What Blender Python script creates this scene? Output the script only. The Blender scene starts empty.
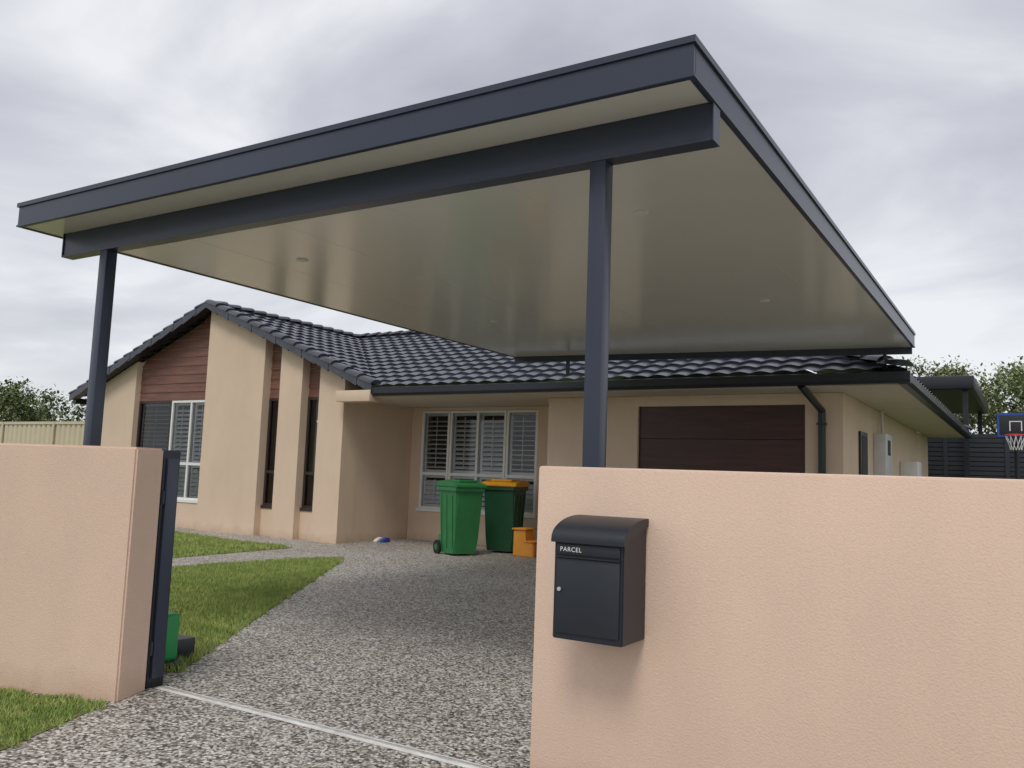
import bpy, bmesh, math, random
import numpy as np
from mathutils import Vector, Matrix
random.seed(7); rng=np.random.default_rng(7)
scene=bpy.context.scene
COL=scene.collection

# ---------------------------------------------------------------- materials
def new_mat(name):
    m=bpy.data.materials.new(name); m.use_nodes=True
    nt=m.node_tree; b=nt.nodes['Principled BSDF']
    return m,nt,b
def ramp(nt,stops):
    r=nt.nodes.new('ShaderNodeValToRGB'); e=r.color_ramp.elements
    while len(e)<len(stops): e.new(0.5)
    for i,(p,c) in enumerate(stops):
        e[i].position=p; e[i].color=(*c,1)
    return r
def objco(nt,scale=(1,1,1)):
    g=nt.nodes.new('ShaderNodeNewGeometry'); mp=nt.nodes.new('ShaderNodeMapping')
    mp.inputs['Scale'].default_value=scale
    nt.links.new(g.outputs['Position'],mp.inputs['Vector']); return mp.outputs['Vector']
def noise(nt,vec,scale,detail=4,rough=.55):
    n=nt.nodes.new('ShaderNodeTexNoise'); n.inputs['Scale'].default_value=scale
    n.inputs['Detail'].default_value=detail; n.inputs['Roughness'].default_value=rough
    nt.links.new(vec,n.inputs['Vector']); return n
def mult(nt,a,b_):
    mx=nt.nodes.new('ShaderNodeMix'); mx.data_type='RGBA'; mx.blend_type='MULTIPLY'; mx.inputs[0].default_value=1
    nt.links.new(a,mx.inputs[6]); nt.links.new(b_,mx.inputs[7]); return mx.outputs[2]
def paint(name,col,rough=.5,var=.08,vscale=1.5,bump=0,bscale=200,metal=0,spec=.5,vvec=(1,1,1),dirt=0,dist=.004):
    m,nt,b=new_mat(name)
    b.inputs['Roughness'].default_value=rough; b.inputs['Metallic'].default_value=metal
    b.inputs['Specular IOR Level'].default_value=spec
    v=objco(nt,vvec); n=noise(nt,v,vscale,6)
    lo=[max(0,c*(1-var)) for c in col]; hi=[min(1,c*(1+var)) for c in col]
    r=ramp(nt,[(.3,lo),(.7,hi)])
    nt.links.new(n.outputs['Fac'],r.inputs['Fac']); out=r.outputs['Color']
    if dirt:
        ns=noise(nt,objco(nt,(2.2,2.2,.7)),1.3,6,.65); rs=ramp(nt,[(.3,(1-dirt,1-dirt,1-dirt*.9)),(.65,(1,1,1))]); nt.links.new(ns.outputs['Fac'],rs.inputs['Fac'])
        out=mult(nt,out,rs.outputs['Color'])
        nf=noise(nt,objco(nt),70,4,.75); rf=ramp(nt,[(.3,(.92,.92,.92)),(.7,(1,1,1))]); nt.links.new(nf.outputs['Fac'],rf.inputs['Fac'])
        out=mult(nt,out,rf.outputs['Color'])
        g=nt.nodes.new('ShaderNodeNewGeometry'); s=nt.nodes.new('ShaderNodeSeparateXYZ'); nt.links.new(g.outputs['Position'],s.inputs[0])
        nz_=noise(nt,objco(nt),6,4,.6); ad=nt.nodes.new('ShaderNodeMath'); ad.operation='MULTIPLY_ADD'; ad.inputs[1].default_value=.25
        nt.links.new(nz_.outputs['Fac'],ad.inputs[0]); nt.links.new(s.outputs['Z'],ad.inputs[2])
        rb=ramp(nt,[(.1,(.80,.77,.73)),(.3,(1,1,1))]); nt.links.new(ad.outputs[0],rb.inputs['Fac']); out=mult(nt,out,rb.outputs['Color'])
    nt.links.new(out,b.inputs['Base Color'])
    if bump:
        n2=noise(nt,objco(nt),bscale,3)
        bp=nt.nodes.new('ShaderNodeBump'); bp.inputs['Strength'].default_value=bump; bp.inputs['Distance'].default_value=dist
        nt.links.new(n2.outputs['Fac'],bp.inputs['Height']); nt.links.new(bp.outputs['Normal'],b.inputs['Normal'])
    return m

M={}
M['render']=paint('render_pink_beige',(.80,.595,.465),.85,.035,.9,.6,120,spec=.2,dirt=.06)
M['house_render']=paint('render_house',(.74,.58,.435),.85,.04,1.0,.5,60,spec=.2,dirt=.06)
M['dark']=paint('charcoal_powdercoat',(.031,.040,.066),.30,.12,.8,spec=.5)
M['dark2']=paint('black_gutter',(.014,.017,.024),.35,.1,2)
M['tile']=paint('roof_tile',(.036,.040,.058),.24,.35,3.5,.3,90,spec=.75)
M['box']=paint('letterbox_black',(.014,.018,.026),.42,.1,6,.15,500)
M['box2']=paint('letterbox_door',(.018,.023,.032),.5,.1,6,.15,500)
M['ceil']=paint('insulated_panel_white',(.76,.755,.70),.17,.02,.6,.05,1.3,spec=.9,dist=.02)
M['white']=paint('white_frame',(.80,.80,.78),.4,.03,4)
M['shutter']=paint('white_shutter',(.82,.83,.84),.5,.03,4)
M['bronze']=paint('bronze_frame',(.035,.028,.024),.4,.1,4)
M['interior']=paint('dark_interior',(.018,.020,.024),.6,.2,2)
M['soffit']=paint('soffit_cream',(.58,.52,.43),.7,.04,2)
M['metal']=paint('galv_track',(.62,.62,.60),.4,.2,30,metal=.5)
M['bingreen']=paint('bin_green',(.022,.17,.05),.42,.12,5,.1,200)
M['bindark']=paint('bin_dark_green',(.012,.07,.03),.42,.12,5,.1,200)
M['binlid']=paint('bin_lid_yellow',(.70,.33,.02),.45,.08,5)
M['rubber']=paint('rubber',(.012,.012,.012),.8,.2,10)
M['orange']=paint('orange_plastic',(.78,.32,.04),.45,.08,6)
M['motor']=paint('green_motor_cover',(.02,.30,.08),.4,.08,6)
M['fence']=paint('cream_fence',(.60,.52,.37),.5,.05,2)
M['blue']=paint('blue_board',(.02,.07,.36),.4,.05,5)
M['red']=paint('red_rim',(.6,.05,.03),.4,.05,5)
M['text']=paint('text_white',(.75,.75,.75),.5,.02,5)
M['grey']=paint('grey_meter',(.62,.62,.61),.5,.06,5)
M['greyblade']=paint('grey_louvre',(.30,.32,.34),.5,.06,5)
M['bark']=paint('bark',(.10,.075,.05),.9,.3,8,.8,30)
M['conc']=paint('track_concrete',(.74,.73,.70),.8,.22,8,.5,150)
M['screen']=paint('dark_screen',(.022,.027,.036),.5,.15,2)

def wood(name,c0,c1,vec,rough):
    m,nt,b=new_mat(name); v=objco(nt,vec)
    n=noise(nt,v,1.5,6,.6); r=ramp(nt,[(.3,c0),(.7,c1)])
    nt.links.new(n.outputs['Fac'],r.inputs['Fac']); nt.links.new(r.outputs['Color'],b.inputs['Base Color'])
    b.inputs['Roughness'].default_value=rough; return m
M['clad']=wood('timber_cladding',(.13,.055,.038),(.23,.11,.08),(1.2,1.2,14),.55)
M['garage']=wood('garage_timber_look',(.034,.009,.006),(.075,.022,.013),(.9,.9,11),.38)

def aggregate():
    m,nt,b=new_mat('exposed_aggregate'); v=objco(nt)
    vo=nt.nodes.new('ShaderNodeTexVoronoi'); vo.inputs['Scale'].default_value=66; vo.inputs['Randomness'].default_value=1
    nt.links.new(v,vo.inputs['Vector'])
    sep=nt.nodes.new('ShaderNodeSeparateColor'); nt.links.new(vo.outputs['Color'],sep.inputs['Color'])
    r=ramp(nt,[(0,(.06,.058,.055)),(.18,(.18,.165,.15)),(.36,(.39,.355,.31)),(.60,(.58,.545,.495)),(.82,(.80,.78,.74)),(1,(.90,.89,.87))])
    nt.links.new(sep.outputs['Red'],r.inputs['Fac'])
    d=ramp(nt,[(.0,(1,1,1)),(.45,(1,1,1)),(.75,(.50,.48,.45))])
    nt.links.new(vo.outputs['Distance'],d.inputs['Fac'])
    o=mult(nt,r.outputs['Color'],d.outputs['Color'])
    n=noise(nt,v,.7,5,.6); r2=ramp(nt,[(.3,(.80,.78,.75)),(.7,(1.0,1.0,1.0))]); nt.links.new(n.outputs['Fac'],r2.inputs['Fac'])
    o=mult(nt,o,r2.outputs['Color'])
    n=noise(nt,v,13,5,.75); r3=ramp(nt,[(.38,(.74,.74,.74)),(.58,(1.0,1.0,1.0))]); nt.links.new(n.outputs['Fac'],r3.inputs['Fac'])
    o=mult(nt,o,r3.outputs['Color'])
    nt.links.new(o,b.inputs['Base Color'])
    bp=nt.nodes.new('ShaderNodeBump'); bp.invert=True; bp.inputs['Strength'].default_value=.4; bp.inputs['Distance'].default_value=.004
    nt.links.new(vo.outputs['Distance'],bp.inputs['Height']); nt.links.new(bp.outputs['Normal'],b.inputs['Normal'])
    b.inputs['Roughness'].default_value=.6
    return m
M['agg']=aggregate()

def grassmat(name,lo,hi,sc=1.2):
    m,nt,b=new_mat(name); v=objco(nt); n=noise(nt,v,sc,8,.7)
    mid=[(a+c)/2 for a,c in zip(lo,hi)]
    r=ramp(nt,[(.3,lo),(.5,mid),(.7,hi)]); nt.links.new(n.outputs['Fac'],r.inputs['Fac'])
    nt.links.new(r.outputs['Color'],b.inputs['Base Color']); b.inputs['Roughness'].default_value=.75
    b.inputs['Specular IOR Level'].default_value=.25
    return m
M['grass']=grassmat('lawn_blades',(.17,.28,.06),(.46,.50,.17),3.5)
M['grassbase']=grassmat('lawn_thatch',(.11,.13,.04),(.20,.20,.08),6)
M['ground']=grassmat('ground_grass',(.05,.09,.02),(.12,.15,.05),.4)
M['leafA']=grassmat('foliage_olive',(.06,.09,.03),(.19,.22,.09),1.2)
M['leafB']=grassmat('foliage_light',(.13,.17,.08),(.34,.38,.20),1.2)

def glass():
    m=bpy.data.materials.new('window_glass'); m.use_nodes=True; nt=m.node_tree; nt.nodes.clear()
    o=nt.nodes.new('ShaderNodeOutputMaterial'); t=nt.nodes.new('ShaderNodeBsdfTransparent'); g=nt.nodes.new('ShaderNodeBsdfGlossy')
    t.inputs['Color'].default_value=(.86,.88,.88,1); g.inputs['Roughness'].default_value=.03
    f=nt.nodes.new('ShaderNodeFresnel'); f.inputs['IOR'].default_value=1.6; x=nt.nodes.new('ShaderNodeMixShader')
    nt.links.new(f.outputs[0],x.inputs[0]); nt.links.new(t.outputs[0],x.inputs[1]); nt.links.new(g.outputs[0],x.inputs[2]); nt.links.new(x.outputs[0],o.inputs[0])
    return m
M['glass']=glass()

# ---------------------------------------------------------------- helpers
def empty(name,loc=(0,0,0)):
    e=bpy.data.objects.new(name,None); COL.objects.link(e); e.location=loc; e.empty_display_size=.2; return e
def add(name,me,mat,parent=None):
    o=bpy.data.objects.new(name,me); COL.objects.link(o)
    if mat is not None: me.materials.append(mat)
    if parent: o.parent=parent
    return o
def from_bm(name,bm,mat,parent=None,smooth=None):
    bmesh.ops.recalc_face_normals(bm,faces=bm.faces)
    me=bpy.data.meshes.new(name); bm.to_mesh(me); bm.free()
    o=add(name,me,mat,parent)
    if smooth is not None:
        for p in me.polygons: p.use_smooth=True
        me.set_sharp_from_angle(angle=math.radians(smooth))
    return o
def bm_box(bm,x0,x1,y0,y1,z0,z1):
    v=[bm.verts.new(p) for p in [(x0,y0,z0),(x1,y0,z0),(x1,y1,z0),(x0,y1,z0),(x0,y0,z1),(x1,y0,z1),(x1,y1,z1),(x0,y1,z1)]]
    for f in [(0,3,2,1),(4,5,6,7),(0,1,5,4),(1,2,6,5),(2,3,7,6),(3,0,4,7)]: bm.faces.new([v[i] for i in f])
def box(name,x0,x1,y0,y1,z0,z1,mat,parent=None,bev=0,seg=2):
    bm=bmesh.new(); bm_box(bm,x0,x1,y0,y1,z0,z1)
    if bev: bmesh.ops.bevel(bm,geom=bm.edges[:],offset=bev,segments=seg,profile=.5,affect='EDGES')
    return from_bm(name,bm,mat,parent,40 if bev else None)
def boxes(name,lst,mat,parent=None,bev=0):
    bm=bmesh.new()
    for b in lst: bm_box(bm,*b)
    if bev: bmesh.ops.bevel(bm,geom=bm.edges[:],offset=bev,segments=1,affect='EDGES')
    return from_bm(name,bm,mat,parent)
def prism(name,pts,axis,a0,a1,mat,parent=None,bev=0):
    bm=bmesh.new()
    def mk(p,a):
        return {'y':(p[0],a,p[1]),'z':(p[0],p[1],a),'x':(a,p[0],p[1])}[axis]
    A=[bm.verts.new(mk(p,a0)) for p in pts]; B=[bm.verts.new(mk(p,a1)) for p in pts]
    bm.faces.new(A); bm.faces.new(B[::-1]); n=len(pts)
    for i in range(n): bm.faces.new([A[i],B[i],B[(i+1)%n],A[(i+1)%n]])
    if bev: bmesh.ops.bevel(bm,geom=bm.edges[:],offset=bev,segments=2,affect='EDGES')
    return from_bm(name,bm,mat,parent,30)
def sheet(name,pts,z,mat,parent=None):
    bm=bmesh.new(); bm.faces.new([bm.verts.new((x,y,z)) for x,y in pts])
    o=from_bm(name,bm,mat,parent)
    if o.data.polygons[0].normal.z<0: o.data.flip_normals()
    return o
def cyl(name,p0,p1,r,mat,parent=None,seg=16,r1=None):
    p0=Vector(p0);p1=Vector(p1);d=(p1-p0); L=d.length
    bm=bmesh.new(); bmesh.ops.create_cone(bm,cap_ends=True,segments=seg,radius1=r,radius2=r if r1 is None else r1,depth=L)
    q=d.to_track_quat('Z','Y'); bmesh.ops.transform(bm,matrix=Matrix.Translation((p0+p1)/2)@q.to_matrix().to_4x4(),verts=bm.verts)
    return from_bm(name,bm,mat,parent,40)

# ---------------------------------------------------------------- ground
sheet('ground',[(-300,-300),(300,-300),(300,300),(-300,300)],-.012,M['ground'])
dr=sheet('driveway',[(-19,3.3),(-3.3,-6),(3.2,-6),(3.2,3.3),(2,3.31),(2,14),(-19,14)],0,M['agg'])

def inpoly(px,py,poly):
    c=np.zeros(len(px),bool); n=len(poly); j=n-1
    for i in range(n):
        xi,yi=poly[i]; xj,yj=poly[j]
        c^=((yi>py)!=(yj>py))&(px<(xj-xi)*(py-yi)/(yj-yi+1e-12)+xi); j=i
    return c
def lawn(poly,dens,h,w):
    root=sheet('lawn',poly,.004,M['grassbase'])
    a=np.array(poly); mn=a.min(0); mx=a.max(0); N=int((mx[0]-mn[0])*(mx[1]-mn[1])*dens)
    x=rng.uniform(mn[0],mx[0],N); y=rng.uniform(mn[1],mx[1],N)
    k=inpoly(x+.03*np.sin(y*23)+.02*np.sin(y*61),y+.03*np.sin(x*19),poly); x=x[k];y=y[k];N=len(x)
    patch=.75+.25*np.sin(x*2.1+1.3*np.sin(y*1.7))*np.cos(y*2.9+x)
    ang=rng.uniform(0,2*math.pi,N); hh=h*rng.uniform(.5,1.25,N)*patch; ww=w*rng.uniform(.6,1.3,N)
    la=rng.uniform(0,2*math.pi,N); ll=hh*rng.uniform(.1,.9,N)
    V=np.zeros((N,3,3))
    V[:,0,0]=x-np.cos(ang)*ww; V[:,0,1]=y-np.sin(ang)*ww; V[:,0,2]=.004
    V[:,1,0]=x+np.cos(ang)*ww; V[:,1,1]=y+np.sin(ang)*ww; V[:,1,2]=.004
    V[:,2,0]=x+np.cos(la)*ll; V[:,2,1]=y+np.sin(la)*ll; V[:,2,2]=.004+hh
    me=bpy.data.meshes.new('blades'); me.vertices.add(N*3); me.vertices.foreach_set('co',V.ravel())
    me.loops.add(N*3); me.loops.foreach_set('vertex_index',np.arange(N*3,dtype=np.int32))
    me.polygons.add(N); me.polygons.foreach_set('loop_start',np.arange(0,N*3,3,dtype=np.int32))
    me.update(calc_edges=True); me.validate()
    add('grass_blades',me,M['grass'],root)
    return root
lawn([(-4.75,3.72),(-6.35,6.05),(-8.75,9.6),(-9.0,9.9),(-9.25,9.7),(-9.57,7.28),(-9.65,3.6)],7000,.06,.005)
lawn([(-10.72,10.5),(-10.54,8.0),(-10.5,3.6),(-19,3.6),(-19,11.2),(-14.3,10.95)],2200,.06,.008)
lawn([(-4.46,3.05),(-4.12,2.32),(-3.5,.6),(-3.2,-2),(-8,-2),(-8,1.8)],9000,.05,.004)

# ---------------------------------------------------------------- boundary walls
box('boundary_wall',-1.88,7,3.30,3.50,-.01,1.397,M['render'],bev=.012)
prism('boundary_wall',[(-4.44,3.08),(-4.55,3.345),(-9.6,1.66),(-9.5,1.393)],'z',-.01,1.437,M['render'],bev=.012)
gp=empty('gate_post',(0,0,0))
box('post',-4.67,-4.565,3.355,3.475,0,1.43,M['dark2'],gp,bev=.004)
box('catch_channel',-4.565,-4.545,3.375,3.455,.06,1.38,M['dark'],gp,bev=.002)
boxes('hinge_plates',[(-4.60,-4.535,3.35,3.36,.2,.28),(-4.60,-4.535,3.35,3.36,1.1,1.18)],M['dark'],gp)
gt=empty('gate_track')
boxes('rail_bed',[(-4.53,-1.70,3.395,3.465,0.002,.006)],M['conc'],gt)
boxes('rail',[(-4.53,-1.70,3.418,3.424,.006,.012),(-4.53,-1.70,3.434,3.440,.006,.012)],M['metal'],gt)
gm=empty('gate_motor')
box('cover',-5.10,-4.88,3.62,3.82,.05,.36,M['motor'],gm,bev=.03,seg=3)
box('base_plate',-5.12,-4.86,3.60,3.84,.004,.05,M['dark2'],gm,bev=.006)
box('limit_box',-5.25,-5.02,3.90,4.06,.01,.15,M['dark2'],gm,bev=.01)

# ---------------------------------------------------------------- letterbox
lb=empty('parcel_letterbox')
x0,x1,yf,yb=-1.663,-1.358,3.075,3.298
body=prism('body',[(yb,.71),(yf,.71),(yf,1.09),(yf+.03,1.13),(yb,1.16)],'x',x0,x1,M['box'],lb,bev=.004)
hood=[]
for i in range(11):
    a=math.pi/2*i/10; hood.append((yb-(yb-yf+.018)*math.sin(a),1.105+.088*math.cos(a)))
prism('hood',hood+[(hood[-1][0],1.090),(hood[-1][0]+.008,1.090)]+[(yb,1.165)],'x',x0-.008,x1+.008,M['box'],lb)
box('flap',x0+.014,x1-.014,yf-.006,yf-.0005,1.042,1.084,M['box2'],lb,bev=.002)
box('door',x0+.014,x1-.014,yf-.007,yf-.0005,.735,1.028,M['box2'],lb,bev=.0025)
cyl('lock',(x0+.03,yf-.013,.905),(x0+.03,yf-.006,.905),.008,M['metal'],lb)
box('flap_lip',x0+.012,x1-.012,yf-.014,yf-.0005,1.031,1.037,M['box'],lb)
cu=bpy.data.curves.new('lettering','FONT'); cu.body='PARCEL'; cu.size=.026; cu.extrude=.0004; cu.space_character=1.1
to=bpy.data.objects.new('lettering',cu); COL.objects.link(to); to.location=(x0+.028,yf-.0068,1.055); to.rotation_euler=(math.pi/2,0,0)
cu.materials.append(M['text']); to.parent=lb

# ---------------------------------------------------------------- carport
cp=empty('carport')
RX0,RX1,RY0,RY1=-6.76,-1.25,3.48,11.8
RYL=11.0
def quad(i):
    return [(RX0+i,RY0+i),(RX1-i,RY0+i),(RX1-i,RY1-i),(RX0+i,RYL-i)]
prism('ceiling_panels',quad(.03),'z',3.158,3.30,M['ceil'],cp)
prism('roof_deck',quad(.03),'z',3.301,3.325,M['dark'],cp)
boxes('fascia',[(RX0,RX1,RY0,RY0+.028,3.15,3.335),(RX0,RX0+.028,RY0+.029,RYL,3.15,3.335),(RX1-.028,RX1,RY0+.029,RY1,3.15,3.335)],M['dark'],cp,bev=.004)
prism('rear_fascia',[(RX0+.03,RYL-.029),(RX1-.029,RY1-.029),(RX1-.029,RY1),(RX0+.03,RYL)],'z',3.07,3.335,M['dark'],cp)
l=.012
boxes('fascia_lip',[(RX0-l,RX1+l,RY0-l,RY0-.001,3.31,3.342),(RX0-l,RX0-.001,RY0,RYL,3.31,3.342),(RX1+.001,RX1+l,RY0,RY1,3.31,3.342),
   (RX0-.006,RX1+.006,RY0-.006,RY0-.0005,3.152,3.166),(RX1+.0005,RX1+.006,RY0,RY1,3.152,3.166)],M['dark'],cp)
boxes('front_beam',[(-6.60,-1.262,3.775,3.855,2.975,3.157),(-6.60,-1.262,3.765,3.865,2.962,2.975),(-6.612,-6.601,3.765,3.865,2.962,3.157),(-1.261,-1.250,3.765,3.865,2.962,3.149)],M['dark'],cp,bev=.002)
for i,px in enumerate((-6.05,-1.855)):
    box('post',px-.045,px+.045,3.768,3.858,0,2.962,M['dark'],cp,bev=.004)
    box('base_plate',px-.08,px+.08,3.73,3.89,0.004,.016,M['metal'],cp)
# flashing beam standing on the garage wall line, tucked behind the rear fascia
boxes('roof_bracket',[(x-.02,x+.02,y,y+.05,2.88,3.12) for x,y in ((-1.6,11.745),(-5.9,11.13))],M['dark'],cp)
for (x,y) in [(-2.22,5.2),(-2.22,8.3),(-5.4,5.2),(-5.4,8.3)]:
    cyl('downlight_trim',(x,y,3.150),(x,y,3.157),.05,M['white'],cp,24)
    cyl('downlight_lens',(x,y,3.1485),(x,y,3.1499),.036,M['text'],cp,24)
boxes('panel_joints',[(x-.002,x+.002,RY0+.04,10.9,3.1568,3.158) for x in (-5.76,-4.76,-3.76,-2.76,-1.76)],M['ceil'],cp)

# ---------------------------------------------------------------- house
H=empty('house')
EZ,RZ=2.83,4.70
RUN=4.65
GX=-14.7; GL,GR=GX-RUN,GX+RUN; K=(RZ-EZ)/RUN
OFF=.06
def zr(x): return RZ-K*abs(x-GX)-OFF
hr=M['house_render']
def wallseg(name,xa,xb,y0,y1,z0,mat,ztop=None):
    if ztop is None:
        p=[(xa,z0),(xb,z0),(xb,zr(xb))]
        if xa<GX<xb: p.append((GX,zr(GX)))
        p.append((xa,zr(xa)))
    else: p=[(xa,z0),(xb,z0),(xb,ztop),(xa,ztop)]
    return prism(name,p,'y',y0,y1,mat,H)
YF=11.8
wallseg('wall_pier',-18.9,-17.25,YF,12.2,0,hr)
wallseg('wall_pier',-14.78,-13.06,YF-.06,12.2,0,hr)
wallseg('wall_pier',-12.59,-11.99,YF-.06,12.2,0,hr)
wallseg('wall_pier',-11.52,-10.88,YF-.06,12.2,0,hr)
def boards(xa,xb,y,z0):
    bm=bmesh.new(); z=z0; step=.19
    while z<RZ:
        zt=z+step-.008
        def x_lim(zz):
            half=(RZ-OFF-zz)/K; return max(xa,GX-half),min(xb,GX+half)
        a0,b0=x_lim(z); a1,b1=x_lim(zt)
        if a0>=b0-.01: break
        if a1>=b1: a1=b1=(a0+b0)/2
        v=[bm.verts.new(p) for p in [(a0,y-.022,z),(b0,y-.022,z),(b1,y-.004,zt),(a1,y-.004,zt),(a0,y+.01,z),(b0,y+.01,z),(b1,y+.01,zt),(a1,y+.01,zt)]]
        for fc in [(0,1,2,3),(4,5,1,0),(3,2,6,7),(1,5,6,2),(4,0,3,7)]: bm.faces.new([v[i] for i in fc])
        z+=step
    from_bm('cladding_boards',bm,M['clad'],H)
def window(xa,xb,y,z0,z1,cols,rail,fr,slats,slmat,fw=.05,parent=H,tilt=.024,tilt_low=.036):
    fb=[(xa,xb,y-.03,y+.05,z0,z0+fw),(xa,xb,y-.03,y+.05,z1-fw,z1),(xa,xa+fw,y-.03,y+.05,z0+fw,z1-fw),(xb-fw,xb,y-.03,y+.05,z0+fw,z1-fw)]
    w=(xb-xa)/cols
    for i in range(1,cols): fb.append((xa+w*i-fw/2,xa+w*i+fw/2,y-.028,y+.05,z0+fw,z1-fw))
    if rail:
        for i in range(cols): fb.append((xa+w*i+fw*.5+ (fw*.5 if i==0 else 0),xa+w*(i+1)-fw*.5-(fw*.5 if i==cols-1 else 0),y-.026,y+.05,rail-.03,rail+.03))
    boxes('window_frame',fb,fr,parent,bev=.003)
    gb=bmesh.new(); gb.faces.new([gb.verts.new(p) for p in [(xa+.02,y+.004,z0+.02),(xb-.02,y+.004,z0+.02),(xb-.02,y+.004,z1-.02),(xa+.02,y+.004,z1-.02)]])
    gm_=bpy.data.meshes.new('window_glass'); gb.to_mesh(gm_); gb.free()
    if gm_.polygons[0].normal.y>0: gm_.flip_normals()
    add('window_glass',gm_,M['glass'],parent)
    boxes('window_backing',[(xa,xb,y+.30,y+.31,z0,z1)],M['interior'],parent)
    boxes('sill',[(xa-.04,xb+.04,y-.07,y-.031,z0-.05,z0+.01)],fr,parent,bev=.003)
    if slats:
        bm=bmesh.new()
        for i in range(cols):
            a=xa+w*i+.035; b=xa+w*(i+1)-.035
            for q,(za,zb) in enumerate([(z0+fw,rail-.03),(rail+.03,z1-fw)]):
                bm_box(bm,a,a+.05,y+.055,y+.085,za,zb); bm_box(bm,b-.05,b,y+.055,y+.085,za,zb)
                bm_box(bm,a+.05,b-.05,y+.055,y+.085,za,za+.05); bm_box(bm,a+.05,b-.05,y+.055,y+.085,zb-.05,zb)
                t=tilt_low if q==0 else tilt
                z=za+.10
                while z<zb-.09:
                    tt=t+random.uniform(-.002,.002)
                    P=[(y+.025,z-tt),(y+.025,z-tt+.012),(y+.10,z+tt+.012),(y+.10,z+tt)]
                    A=[bm.verts.new((a+.05,p[0],p[1])) for p in P]; B=[bm.verts.new((b-.05,p[0],p[1])) for p in P]
                    bm.faces.new(A); bm.faces.new(B[::-1])
                    for k in range(4): bm.faces.new([A[k],B[k],B[(k+1)%4],A[(k+1)%4]])
                    z+=.092
                bm_box(bm,(a+b)/2-.006,(a+b)/2+.006,y+.012,y+.024,za+.08,zb-.08)
        from_bm('shutter_louvres',bm,slmat,parent)
YR=11.95
for (xa,xb) in [(-17.25,-14.78),(-13.06,-12.59),(-11.99,-11.52)]:
    wallseg('sill_wall',xa,xb,YR-.05,12.2,0,hr,.58)
    wallseg('gable_infill',xa,xb,YR,12.2,2.72,hr)
    boards(xa,xb,YR-.002,2.72)
window(-17.24,-16.1,YR,.585,2.715,1,1.35,M['bronze'],1,M['greyblade'],tilt=.004,tilt_low=.004)
window(-16.09,-14.79,YR,.585,2.715,2,1.35,M['white'],2,M['shutter'],tilt=.022,tilt_low=.038)
for (xa,xb) in [(-13.055,-12.595),(-11.985,-11.525)]:
    window(xa,xb,YR,.585,2.715,1,1.25,M['bronze'],0,None)
box('gable_side_wall',-11.08,-10.885,12.2,19.5,0,2.7,hr,H)
box('gable_left_wall',-18.9,-18.7,12.2,19.5,0,2.7,hr,H)
box('eave_return',-10.87,-10.06,11.50,11.80,2.58,2.78,hr,H,bev=.004)
YW=13.8
WX0,WX1=-10.62,-7.9
boxes('porch_wall',[(-10.88,WX0,YW,YW+.2,0,2.66),(WX0,WX1,YW,YW+.2,0,.62),(WX0,WX1,YW,YW+.2,2.60,2.66),(WX1,-5.8,YW,YW+.2,0,2.66)],hr,H)
window(WX0,-9.93,YW+.03,.625,2.595,1,1.33,M['white'],1,M['shutter'],tilt=.010,tilt_low=.04)
window(-9.92,-8.60,YW+.03,.625,2.595,2,1.33,M['white'],2,M['shutter'],tilt=.022,tilt_low=.03)
window(-8.59,WX1,YW+.03,.625,2.595,1,1.33,M['white'],1,M['shutter'],tilt=.006,tilt_low=.04)
YG=12.4
YB=24.0
boxes('garage_wall',[(-6.9,-5.29,YG,YG+.2,0,2.66),(-5.29,-2.74,YG,YG+.2,2.50,2.66),(-2.74,-2.23,YG,YG+.2,0,2.66),(-6.9,-6.7,YG+.2,YW,0,2.66),(-2.43,-2.23,YG+.2,YB-.5,0,2.66)],hr,H)
gd=[]
nz=5; hz=2.5/nz
for i in range(nz): gd.append((-5.29,-2.74,YG+.06,YG+.10,i*hz+.002,(i+1)*hz-.002))
boxes('garage_door',gd,M['garage'],H,bev=.002)
boxes('garage_door_back',[(-5.29,-2.74,YG+.11,YG+.13,0,2.5)],M['interior'],H)
boxes('porch_soffit',[(-10.88,-1.42,11.66,13.8,2.665,2.68),(-2.23,-1.42,13.8,YB-.1,2.665,2.68)],M['soffit'],H)
def gutter(name,pts_profile,axis,a0,a1): return prism(name,pts_profile,axis,a0,a1,M['dark2'],H)
gutter('front_gutter',[(11.66,2.68),(11.57,2.68),(11.54,2.72),(11.54,2.82),(11.555,2.83),(11.66,2.81)],'x',-10.05,-1.28)
prism('side_gutter',[(-1.41,2.66),(-1.32,2.66),(-1.285,2.70),(-1.285,2.80),(-1.30,2.81),(-1.41,2.79)],'y',11.56,YB,M['dark2'],H)
prism('gable_gutter',[(GL,2.68),(GL-.09,2.68),(GL-.12,2.72),(GL-.12,2.82),(GL,2.81)],'y',11.7,20.7,M['dark2'],H)
bx=-2.5
for nm,a,b_ in [('downpipe',(bx,12.34,0),(bx,12.34,2.40)),('downpipe',(bx,12.34,2.40),(bx-.12,11.62,2.68))]:
    cyl(nm,a,b_,.05,M['dark2'],H,12)
boxes('downpipe_straps',[(bx-.06,bx+.06,12.28,12.398,z,z+.03) for z in (.5,1.5,2.2)],M['dark2'],H)
box('meter_box',-2.23+.002,-2.04,15.0,15.75,1.50,2.25,M['grey'],H,bev=.01)
box('meter_window',-2.039,-2.035,15.22,15.52,1.9,2.15,M['interior'],H)
cyl('conduit',(-2.17,15.55,1.5),(-2.17,15.55,.3),.025,M['grey'],H)
cyl('conduit',(-2.17,15.55,2.25),(-2.17,15.55,2.66),.025,M['grey'],H)
box('side_window_frame',-2.227,-2.19,13.6,14.2,1.15,2.2,M['bronze'],H,bev=.01)
box('side_window_glass',-2.189,-2.185,13.66,14.14,1.21,2.14,M['interior'],H)
box('hot_water_unit',-2.23+.002,-1.9,18.2,18.8,.2,1.9,M['white'],H,bev=.03)
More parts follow.
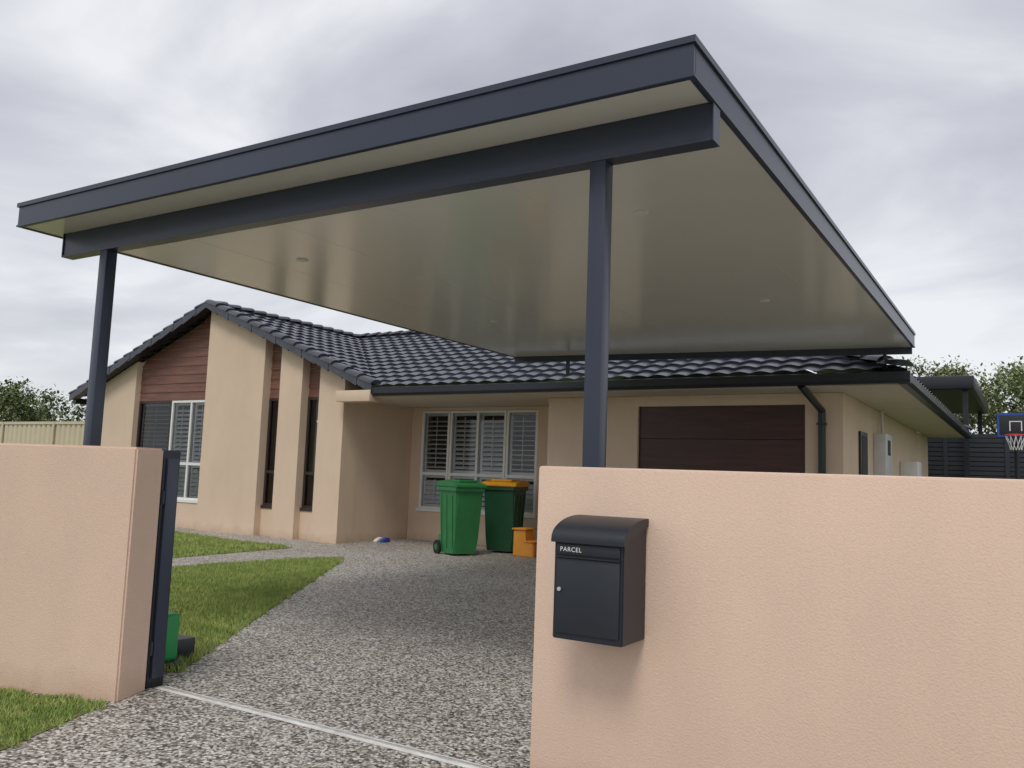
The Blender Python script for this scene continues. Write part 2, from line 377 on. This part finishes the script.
# --- tiled roof
def tiles(name,O,u,s_h,W,L,planes):
    O=Vector(O);u=Vector(u);s=(Vector(s_h)+Vector((0,0,K))); sl=s.length; s=s/sl; n=u.cross(s)
    if n.z<0: n=-n
    LL=L*sl; tw=.30; na=int(W/tw*8)+1; course=.33
    rows=[];b=0
    while b<LL:
        rows.append((b,.0)); rows.append((b,.034)); rows.append((b+course*.5,.018)); b+=course
    rows=rows[1:]
    rows.append((LL+.02,.0))
    V=[]
    for ri,(b,h) in enumerate(rows):
        for i in range(na+1):
            a=W*i/na; ph=(a/tw)%1
            ti=int(a/tw); jit=((math.sin(ti*12.9898+int(b/course+.01)*78.233)*43758.5453)%1-.5)*.007
            w=.030*math.sin(math.pi*ph)**1.2 if ph>.0 else 0
            V.append(O+u*a+s*b+n*(h+w+(jit if h>0 else 0)))
    F=[]
    for r in range(len(rows)-1):
        for i in range(na):
            k=r*(na+1)+i; F.append((k,k+1,k+na+2,k+na+1))
    me=bpy.data.meshes.new(name); me.from_pydata([tuple(v) for v in V],[],F)
    bm=bmesh.new(); bm.from_mesh(me)
    for co,no in planes:
        bmesh.ops.bisect_plane(bm,geom=bm.verts[:]+bm.edges[:]+bm.faces[:],plane_co=co,plane_no=no,clear_outer=True)
    bm.to_mesh(me); bm.free()
    o=add(name,me,M['tile'],H)
    for p in me.polygons: p.use_smooth=True
    me.set_sharp_from_angle(angle=math.radians(35))
    if me.polygons[0].normal.z<0: me.flip_normals()
r2=1/math.sqrt(2)
EY=11.60; RYm=EY+RUN
GY=11.64
tiles('gable_roof_tiles',(GR,GY,EZ),(0,1,0),(-1,0,0),RYm-GY+.05,RUN,[((GR,EY,0),(r2,r2,0))])
tiles('gable_left_tiles',(GL,20.6,EZ),(0,-1,0),(1,0,0),20.6-GY,RUN,[])
HX=-1.36
tiles('main_roof_tiles',(GX,EY,EZ),(1,0,0),(0,1,0),HX-GX,RUN,[((GR,EY,0),(-r2,-r2,0)),((HX,EY,0),(r2,r2,0))])
tiles('hip_roof_tiles',(HX,EY,EZ),(0,1,0),(-1,0,0),YB-EY,RUN,[((HX,EY,0),(-r2,-r2,0)),((HX,YB,0),(-r2,r2,0))])
bm=bmesh.new()
for q in [[(GX,RYm,RZ-.02),(HX-RUN,RYm,RZ-.02),(HX-RUN,20.9,EZ),(GX-RUN,20.9,EZ)],
          [(HX-RUN,RYm,RZ-.02),(HX-RUN,YB-RUN,RZ-.02),(HX-2*RUN,YB-RUN,EZ),(HX-2*RUN,RYm,EZ)],
          [(HX,YB,EZ),(HX-2*RUN,YB,EZ),(HX-RUN,YB-RUN,RZ-.02)]]:
    bm.faces.new([bm.verts.new(p) for p in q])
from_bm('rear_roof',bm,M['tile'],H)
def caps(name,p0,p1,r=.115,lift=0,step=.36):
    p0=Vector(p0);p1=Vector(p1);d=p1-p0;L=d.length;d.normalize()
    side=d.cross(Vector((0,0,1))).normalized(); up=side.cross(d).normalized()
    n=max(1,round(L/step)); st=L/n; bm=bmesh.new()
    for i in range(n):
        a=p0+d*(i*st); b=p0+d*((i+1)*st+.03)
        jl=random.uniform(-.004,.004)
        rings=[]
        for (c,rr,ll) in ((a,r,.028),(a+d*.04,r,.028),(b,r*.86,0)):
            ring=[]
            for k in range(9):
                t=math.pi*k/8
                ring.append(bm.verts.new(c+side*math.cos(t)*rr*1.05+up*(math.sin(t)*rr*.62+ll+lift+jl)))
            rings.append(ring)
        for q in range(2):
            for k in range(8): bm.faces.new([rings[q][k],rings[q][k+1],rings[q+1][k+1],rings[q+1][k]])
        bm.faces.new(rings[0])
    return from_bm(name,bm,M['tile'],H,50)
caps('ridge_caps',(GX,20.6,RZ),(GX,GY,RZ),.13,.02)
caps('ridge_caps',(HX-RUN,RYm,RZ),(GX,RYm,RZ),.13,.02)
caps('ridge_caps',(HX-RUN,YB-RUN,RZ),(HX-RUN,RYm,RZ),.13,.02)
caps('hip_caps',(HX,EY,EZ+.02),(HX-RUN,RYm,RZ+.02),.13,.02)
caps('hip_caps',(HX,YB,EZ+.02),(HX-RUN,YB-RUN,RZ+.02),.13,.02)
caps('rake_caps',(GR,GY,EZ+.02),(GX,GY,RZ+.02),.15,.01)
caps('rake_caps',(GL,GY,EZ+.02),(GX,GY,RZ+.02),.13,.01)
def barge(xe):
    n=13
    for i in range(n):
        f0=i/n; f1=(i+1)/n+.012
        f1=min(1,f1); y=GY-.115-(.008 if i%2 else 0)
        xa=xe+(GX-xe)*f0; xb=xe+(GX-xe)*f1; za=EZ+(RZ-EZ)*f0; zb=EZ+(RZ-EZ)*f1
        prism('barge_tile',[(xa,za-.11),(xa,za+.05),(xb,zb+.045),(xb,zb-.075)],'y',y,y+.03,M['tile'],H)
    pts=[(xe,EZ-.075),(xe,EZ-.05),(GX,RZ-.05),(GX,RZ-.075)]
    prism('gable_soffit',pts,'y',GY-.07,YF-.062,M['dark2'],H)
barge(GR); barge(GL)

# ---------------------------------------------------------------- bins
def bin_(loc,rot,body,lid,S=(1.1,1.1,1.1)):
    e=empty('wheelie_bin',loc); e.rotation_euler=(0,0,rot); e.scale=S
    def ring(w,d0,d1,z): return [(-w/2,d0,z),(w/2,d0,z),(w/2,d1,z),(-w/2,d1,z)]
    secs=[ring(.44,-.24,.22,.03),ring(.46,-.26,.22,.25),ring(.53,-.33,.26,.90),ring(.53,-.33,.26,.92),ring(.58,-.36,.29,.925),ring(.58,-.36,.29,.975)]
    bm=bmesh.new(); R=[[bm.verts.new(p) for p in s] for s in secs]
    bm.faces.new(R[0][::-1]); bm.faces.new(R[-1])
    for a,b in zip(R,R[1:]):
        for k in range(4): bm.faces.new([a[k],a[(k+1)%4],b[(k+1)%4],b[k]])
    bmesh.ops.bevel(bm,geom=[ed for ed in bm.edges if abs(ed.verts[0].co.z-ed.verts[1].co.z)>.02],offset=.03,segments=3,affect='EDGES')
    from_bm('body',bm,body,e,40)
    L=[(-.38,.975),(-.385,1.0),(-.34,1.035),(.0,1.075),(.25,1.06),(.32,1.01),(.32,.98)]
    prism('lid',L,'x',-.30,.30,lid,e,bev=.012)
    box('lid_rib',-.18,.18,-.25,.18,1.045,1.085,lid,e,bev=.015)
    cyl('handle',(-.22,.36,1.0),(.22,.36,1.0),.016,body,e)
    boxes('handle_arms',[(-.24,-.20,.28,.375,.955,1.02),(.20,.24,.28,.375,.955,1.02),(-.02,.02,.28,.375,.955,1.02)],body,e,bev=.004)
    for s in (-1,1):
        for yy in (-.18,0,.16):
            prism('side_rib',[(s*.222,.10),(s*.236,.10),(s*.272,.86),(s*.255,.86)],'y',yy-.012,yy+.012,body,e)
    for s in(-1,1):
        cyl('wheel',(s*.225,.25,.10),(s*.275,.25,.10),.10,M['rubber'],e,24)
        cyl('hub',(s*.27,.25,.10),(s*.282,.25,.10),.045,body,e,16)
        box('axle_bracket',s*.20-.03,s*.20+.03,.15,.27,.05,.28,body,e,bev=.01)
    cyl('axle',(-.28,.25,.10),(.28,.25,.10),.012,M['rubber'],e)
    return e
bin_((-8.26,11.86,0),math.radians(68),M['bingreen'],M['bingreen'],(1.0,.98,1.15))
bin_((-8.02,12.95,0),math.radians(12),M['bindark'],M['binlid'],(1.1,1.1,1.18))
st=empty('step_stool')
prism('stool_body',[(-7.54,0),(-7.14,0),(-7.14,.24),(-7.30,.25),(-7.30,.44),(-7.54,.44)],'y',12.45,12.75,M['orange'],st,bev=.015)
box('tread',-7.56,-7.29,12.43,12.77,.44,.47,M['orange'],st,bev=.01)
box('tread',-7.31,-7.12,12.43,12.77,.242,.265,M['orange'],st,bev=.01)
sh=empty('pair_of_shoes')
for i,(x,m) in enumerate([(-10.75,'white'),(-10.60,'blue')]):
    prism('shoe',[(12.6,.0),(12.84,.0),(12.84,.06),(12.78,.09),(12.7,.075),(12.62,.04)],'x',x,x+.09,M[m],sh,bev=.012)

# ---------------------------------------------------------------- side fence
fe=empty('metal_fence')
bm=bmesh.new()
xs=-40; x=xs; top=2.25
prof=[]
while x<-18.95:
    prof+= [(x,12.3),(x+.12,12.3),(x+.15,12.335),(x+.19,12.335)]; x+=.22
va=[bm.verts.new((a,b,0)) for a,b in prof]; vb=[bm.verts.new((a,b,top)) for a,b in prof]
for i in range(len(prof)-1): bm.faces.new([va[i],va[i+1],vb[i+1],vb[i]])
from_bm('ribbed_sheets',bm,M['fence'],fe)
boxes('top_rail',[(-40,-18.95,12.28,12.35,top-.02,top+.05)],M['fence'],fe)
boxes('fence_posts',[(xx,xx+.06,12.26,12.29,0,top+.05) for xx in (-38,-35.6,-33.2,-30.8,-28.4,-26,-23.6,-21.2)],M['fence'],fe)

# ---------------------------------------------------------------- rear right structures
pa=empty('patio_roof')
box('roof_slab',-7,-1.22,24.2,32,3.95,4.28,M['dark2'],pa,bev=.01)
boxes('slab_soffit',[(-6.9,-1.32,24.3,31.9,3.93,3.949)],M['screen'],pa)
boxes('posts',[(-1.5,-1.38,24.5,24.62,0,3.93),(-1.5,-1.38,31.5,31.62,0,3.93)],M['dark2'],pa)
sc=empty('slatted_screen')
boxes('slats',[(-3.4,3.6,25,25.03,.1+.12*i,.2+.12*i) for i in range(23)],M['screen'],sc)
boxes('screen_posts',[(x,x+.1,24.95,24.99,0,2.9) for x in (-3.4,-2,-.6,.8,2.2,3.5)],M['screen'],sc)
boxes('screen_back',[(-3.4,3.6,25.12,25.14,0,2.8)],M['interior'],sc)
bh=empty('basketball_hoop')
by=21.5
box('backboard',-.66,.06,by,by+.03,2.56,3.10,M['interior'],bh,bev=.01)
boxes('board_marks',[(-.65,.05,by-.004,by-.001,3.04,3.09),(-.65,.05,by-.004,by-.001,2.57,2.61),(-.65,-.61,by-.004,by-.001,2.61,3.04),(.01,.05,by-.004,by-.001,2.61,3.04)],M['blue'],bh)
boxes('target_square',[ (-.42,-.18,by-.004,by-.001,2.90,2.92),(-.42,-.40,by-.004,by-.001,2.70,2.90),(-.20,-.18,by-.004,by-.001,2.70,2.90)],M['text'],bh)
bpy.ops.mesh.primitive_torus_add(major_radius=.2,minor_radius=.014,location=(-.30,by-.22,2.60)); r=bpy.context.object; r.name='rim'; r.data.materials.append(M['red']); r.parent=bh
for i in range(12):
    a=2*math.pi*i/12
    for b2 in (a+.5,a-.5):
        cyl('net',(-.30+.2*math.cos(a),by-.22+.2*math.sin(a),2.59),(-.30+.11*math.cos(b2),by-.22+.11*math.sin(b2),2.28),.006,M['text'],bh,5)
cyl('pole',(-.30,by+.5,0),(-.30,by+.5,2.5),.05,M['dark2'],bh)
cyl('arm',(-.30,by+.5,2.4),(-.30,by+.03,2.80),.03,M['dark2'],bh)

# ---------------------------------------------------------------- trees
def tree(name,loc,h,cr,mat,nclump=60,per=130,leaf=.16,flat=.75):
    base=Vector(loc); V=[];F=[];MI=[]
    def limb(a,b,r0,r1,n=7):
        d=(b-a); q=d.to_track_quat('Z','Y'); k0=len(V)
        for (c,r) in((a,r0),(b,r1)):
            for i in range(n):
                t=2*math.pi*i/n; V.append(c+q@Vector((math.cos(t)*r,math.sin(t)*r,0)))
        for i in range(n): F.append((k0+i,k0+(i+1)%n,k0+n+(i+1)%n,k0+n+i)); MI.append(0)
    top=base+Vector((0,0,h*.55)); limb(base,top,h*.03,h*.016)
    cc=base+Vector((0,0,h-cr*flat))
    for c in range(nclump):
        while True:
            p=Vector((random.uniform(-1,1),random.uniform(-1,1),random.uniform(-.8,1)))
            if .35<p.length<1: break
        sc=1+.25*math.sin(3*math.atan2(p.y,p.x)+loc[0])
        ctr=cc+Vector((p.x*cr*sc,p.y*cr*sc,p.z*cr*flat*.9))
        if c%4==0: limb(top-Vector((0,0,random.uniform(0,h*.2))),ctr,h*.010,h*.003,5)
        rad=cr*random.uniform(.13,.3)
        for l in range(per):
            v=Vector((random.gauss(0,.5),random.gauss(0,.5),random.gauss(0,.38)))*rad+ctr
            q=Matrix.Rotation(random.uniform(0,6.28),3,'Z')@Matrix.Rotation(random.uniform(-1.2,1.2),3,'X')
            s=leaf*random.uniform(.6,1.3); k0=len(V)
            for t in((-.3*s,0,0),(0,-.5*s,0),(.3*s,0,0),(0,.5*s,0)): V.append(v+q@Vector(t))
            F.append((k0,k0+1,k0+2,k0+3)); MI.append(1)
    me=bpy.data.meshes.new(name); me.from_pydata([tuple(v) for v in V],[],F)
    me.materials.append(M['bark']); me.materials.append(mat); me.polygons.foreach_set('material_index',MI)
    o=bpy.data.objects.new(name,me); COL.objects.link(o); return o
tree('gum_tree',(-46,24,0),4.9,3.2,M['leafA'],leaf=.22)
tree('gum_tree',(-51,30,0),5.6,3.8,M['leafA'],leaf=.25)
tree('gum_tree',(-56,28,0),6.8,3.8,M['leafA'],leaf=.25)
tree('gum_tree',(-44,28,0),4.1,2.8,M['leafA'],leaf=.22)
tree('gum_tree',(-52,20,0),5.6,3.2,M['leafA'],leaf=.22)
tree('garden_tree',(-2.6,36,0),6.5,2.3,M['leafB'],leaf=.17)
tree('garden_tree',(1.0,37,0),6.4,2.6,M['leafB'],leaf=.17)
tree('garden_tree',(4.5,36,0),6.6,2.6,M['leafB'],leaf=.17)
tree('garden_tree',(-.8,40,0),6.6,3.0,M['leafB'],leaf=.17)

# ---------------------------------------------------------------- sky and sun
w=bpy.data.worlds.new('World'); scene.world=w; w.use_nodes=True; nt=w.node_tree; bg=nt.nodes['Background']
SUN_EL=math.radians(54); SUN_AZ=math.radians(165)
sky=nt.nodes.new('ShaderNodeTexSky'); sky.sky_type='NISHITA'; sky.sun_disc=False; sky.sun_elevation=SUN_EL; sky.sun_rotation=SUN_AZ
tc=nt.nodes.new('ShaderNodeTexCoord'); sp=nt.nodes.new('ShaderNodeSeparateXYZ'); nt.links.new(tc.outputs['Generated'],sp.inputs[0])
def math_(op,a,b=None,clamp=False):
    n=nt.nodes.new('ShaderNodeMath'); n.operation=op; n.use_clamp=clamp
    for i,v in enumerate((a,b)):
        if v is None: continue
        if isinstance(v,(int,float)): n.inputs[i].default_value=v
        else: nt.links.new(v,n.inputs[i])
    return n.outputs[0]
zz=math_('MAXIMUM',sp.outputs['Z'],0.0); den=math_('ADD',zz,.18)
cx=math_('DIVIDE',sp.outputs['X'],den); cy=math_('DIVIDE',sp.outputs['Y'],den)
cb=nt.nodes.new('ShaderNodeCombineXYZ'); nt.links.new(cx,cb.inputs[0]); nt.links.new(cy,cb.inputs[1]); cb.inputs[2].default_value=5.3
n1=nt.nodes.new('ShaderNodeTexNoise'); n1.inputs['Scale'].default_value=1.1; n1.inputs['Detail'].default_value=7; n1.inputs['Roughness'].default_value=.5; n1.inputs['Distortion'].default_value=.5
nt.links.new(cb.outputs[0],n1.inputs['Vector'])
r=ramp(nt,[(.34,(.42,.425,.49)),(.5,(.57,.575,.635)),(.64,(.80,.81,.84))]); nt.links.new(n1.outputs['Fac'],r.inputs['Fac'])
hz_=math_('SUBTRACT',1.0,math_('MULTIPLY',zz,3.2),True); hf=math_('MULTIPLY',hz_,.65)
mh=nt.nodes.new('ShaderNodeMix'); mh.data_type='RGBA'; nt.links.new(hf,mh.inputs[0]); nt.links.new(r.outputs['Color'],mh.inputs[6]); mh.inputs[7].default_value=(.80,.83,.84,1)
vs=nt.nodes.new('ShaderNodeVectorMath'); vs.operation='SCALE'; vs.inputs['Scale'].default_value=.09; nt.links.new(sky.outputs[0],vs.inputs[0])
mm=nt.nodes.new('ShaderNodeMix'); mm.data_type='RGBA'; mm.inputs[0].default_value=.92; nt.links.new(vs.outputs[0],mm.inputs[6]); nt.links.new(mh.outputs[2],mm.inputs[7])
nt.links.new(mm.outputs[2],bg.inputs['Color']); bg.inputs['Strength'].default_value=1.13
sl=bpy.data.lights.new('sun','SUN'); sl.energy=1.5; sl.angle=math.radians(20); sl.color=(1,.96,.89)
so=bpy.data.objects.new('sun',sl); COL.objects.link(so)
sd=Vector((math.sin(SUN_AZ)*math.cos(SUN_EL),math.cos(SUN_AZ)*math.cos(SUN_EL),math.sin(SUN_EL)))
so.rotation_euler=sd.to_track_quat('Z','Y').to_euler()

# ---------------------------------------------------------------- camera
cam=bpy.data.cameras.new('camera'); co=bpy.data.objects.new('camera',cam); COL.objects.link(co)
R=Matrix(((.85291,.02583,.52146),(.52104,-.10980,-.84644),(.03540,.99364,-.10711)))
co.matrix_world=Matrix.Translation((0,0,1.35))@R.to_4x4()
cam.sensor_width=36; cam.lens=36*848/1024; cam.clip_end=2000; cam.clip_start=.05
scene.camera=co
scene.view_settings.view_transform='Standard'; scene.view_settings.look='None'; scene.view_settings.exposure=0
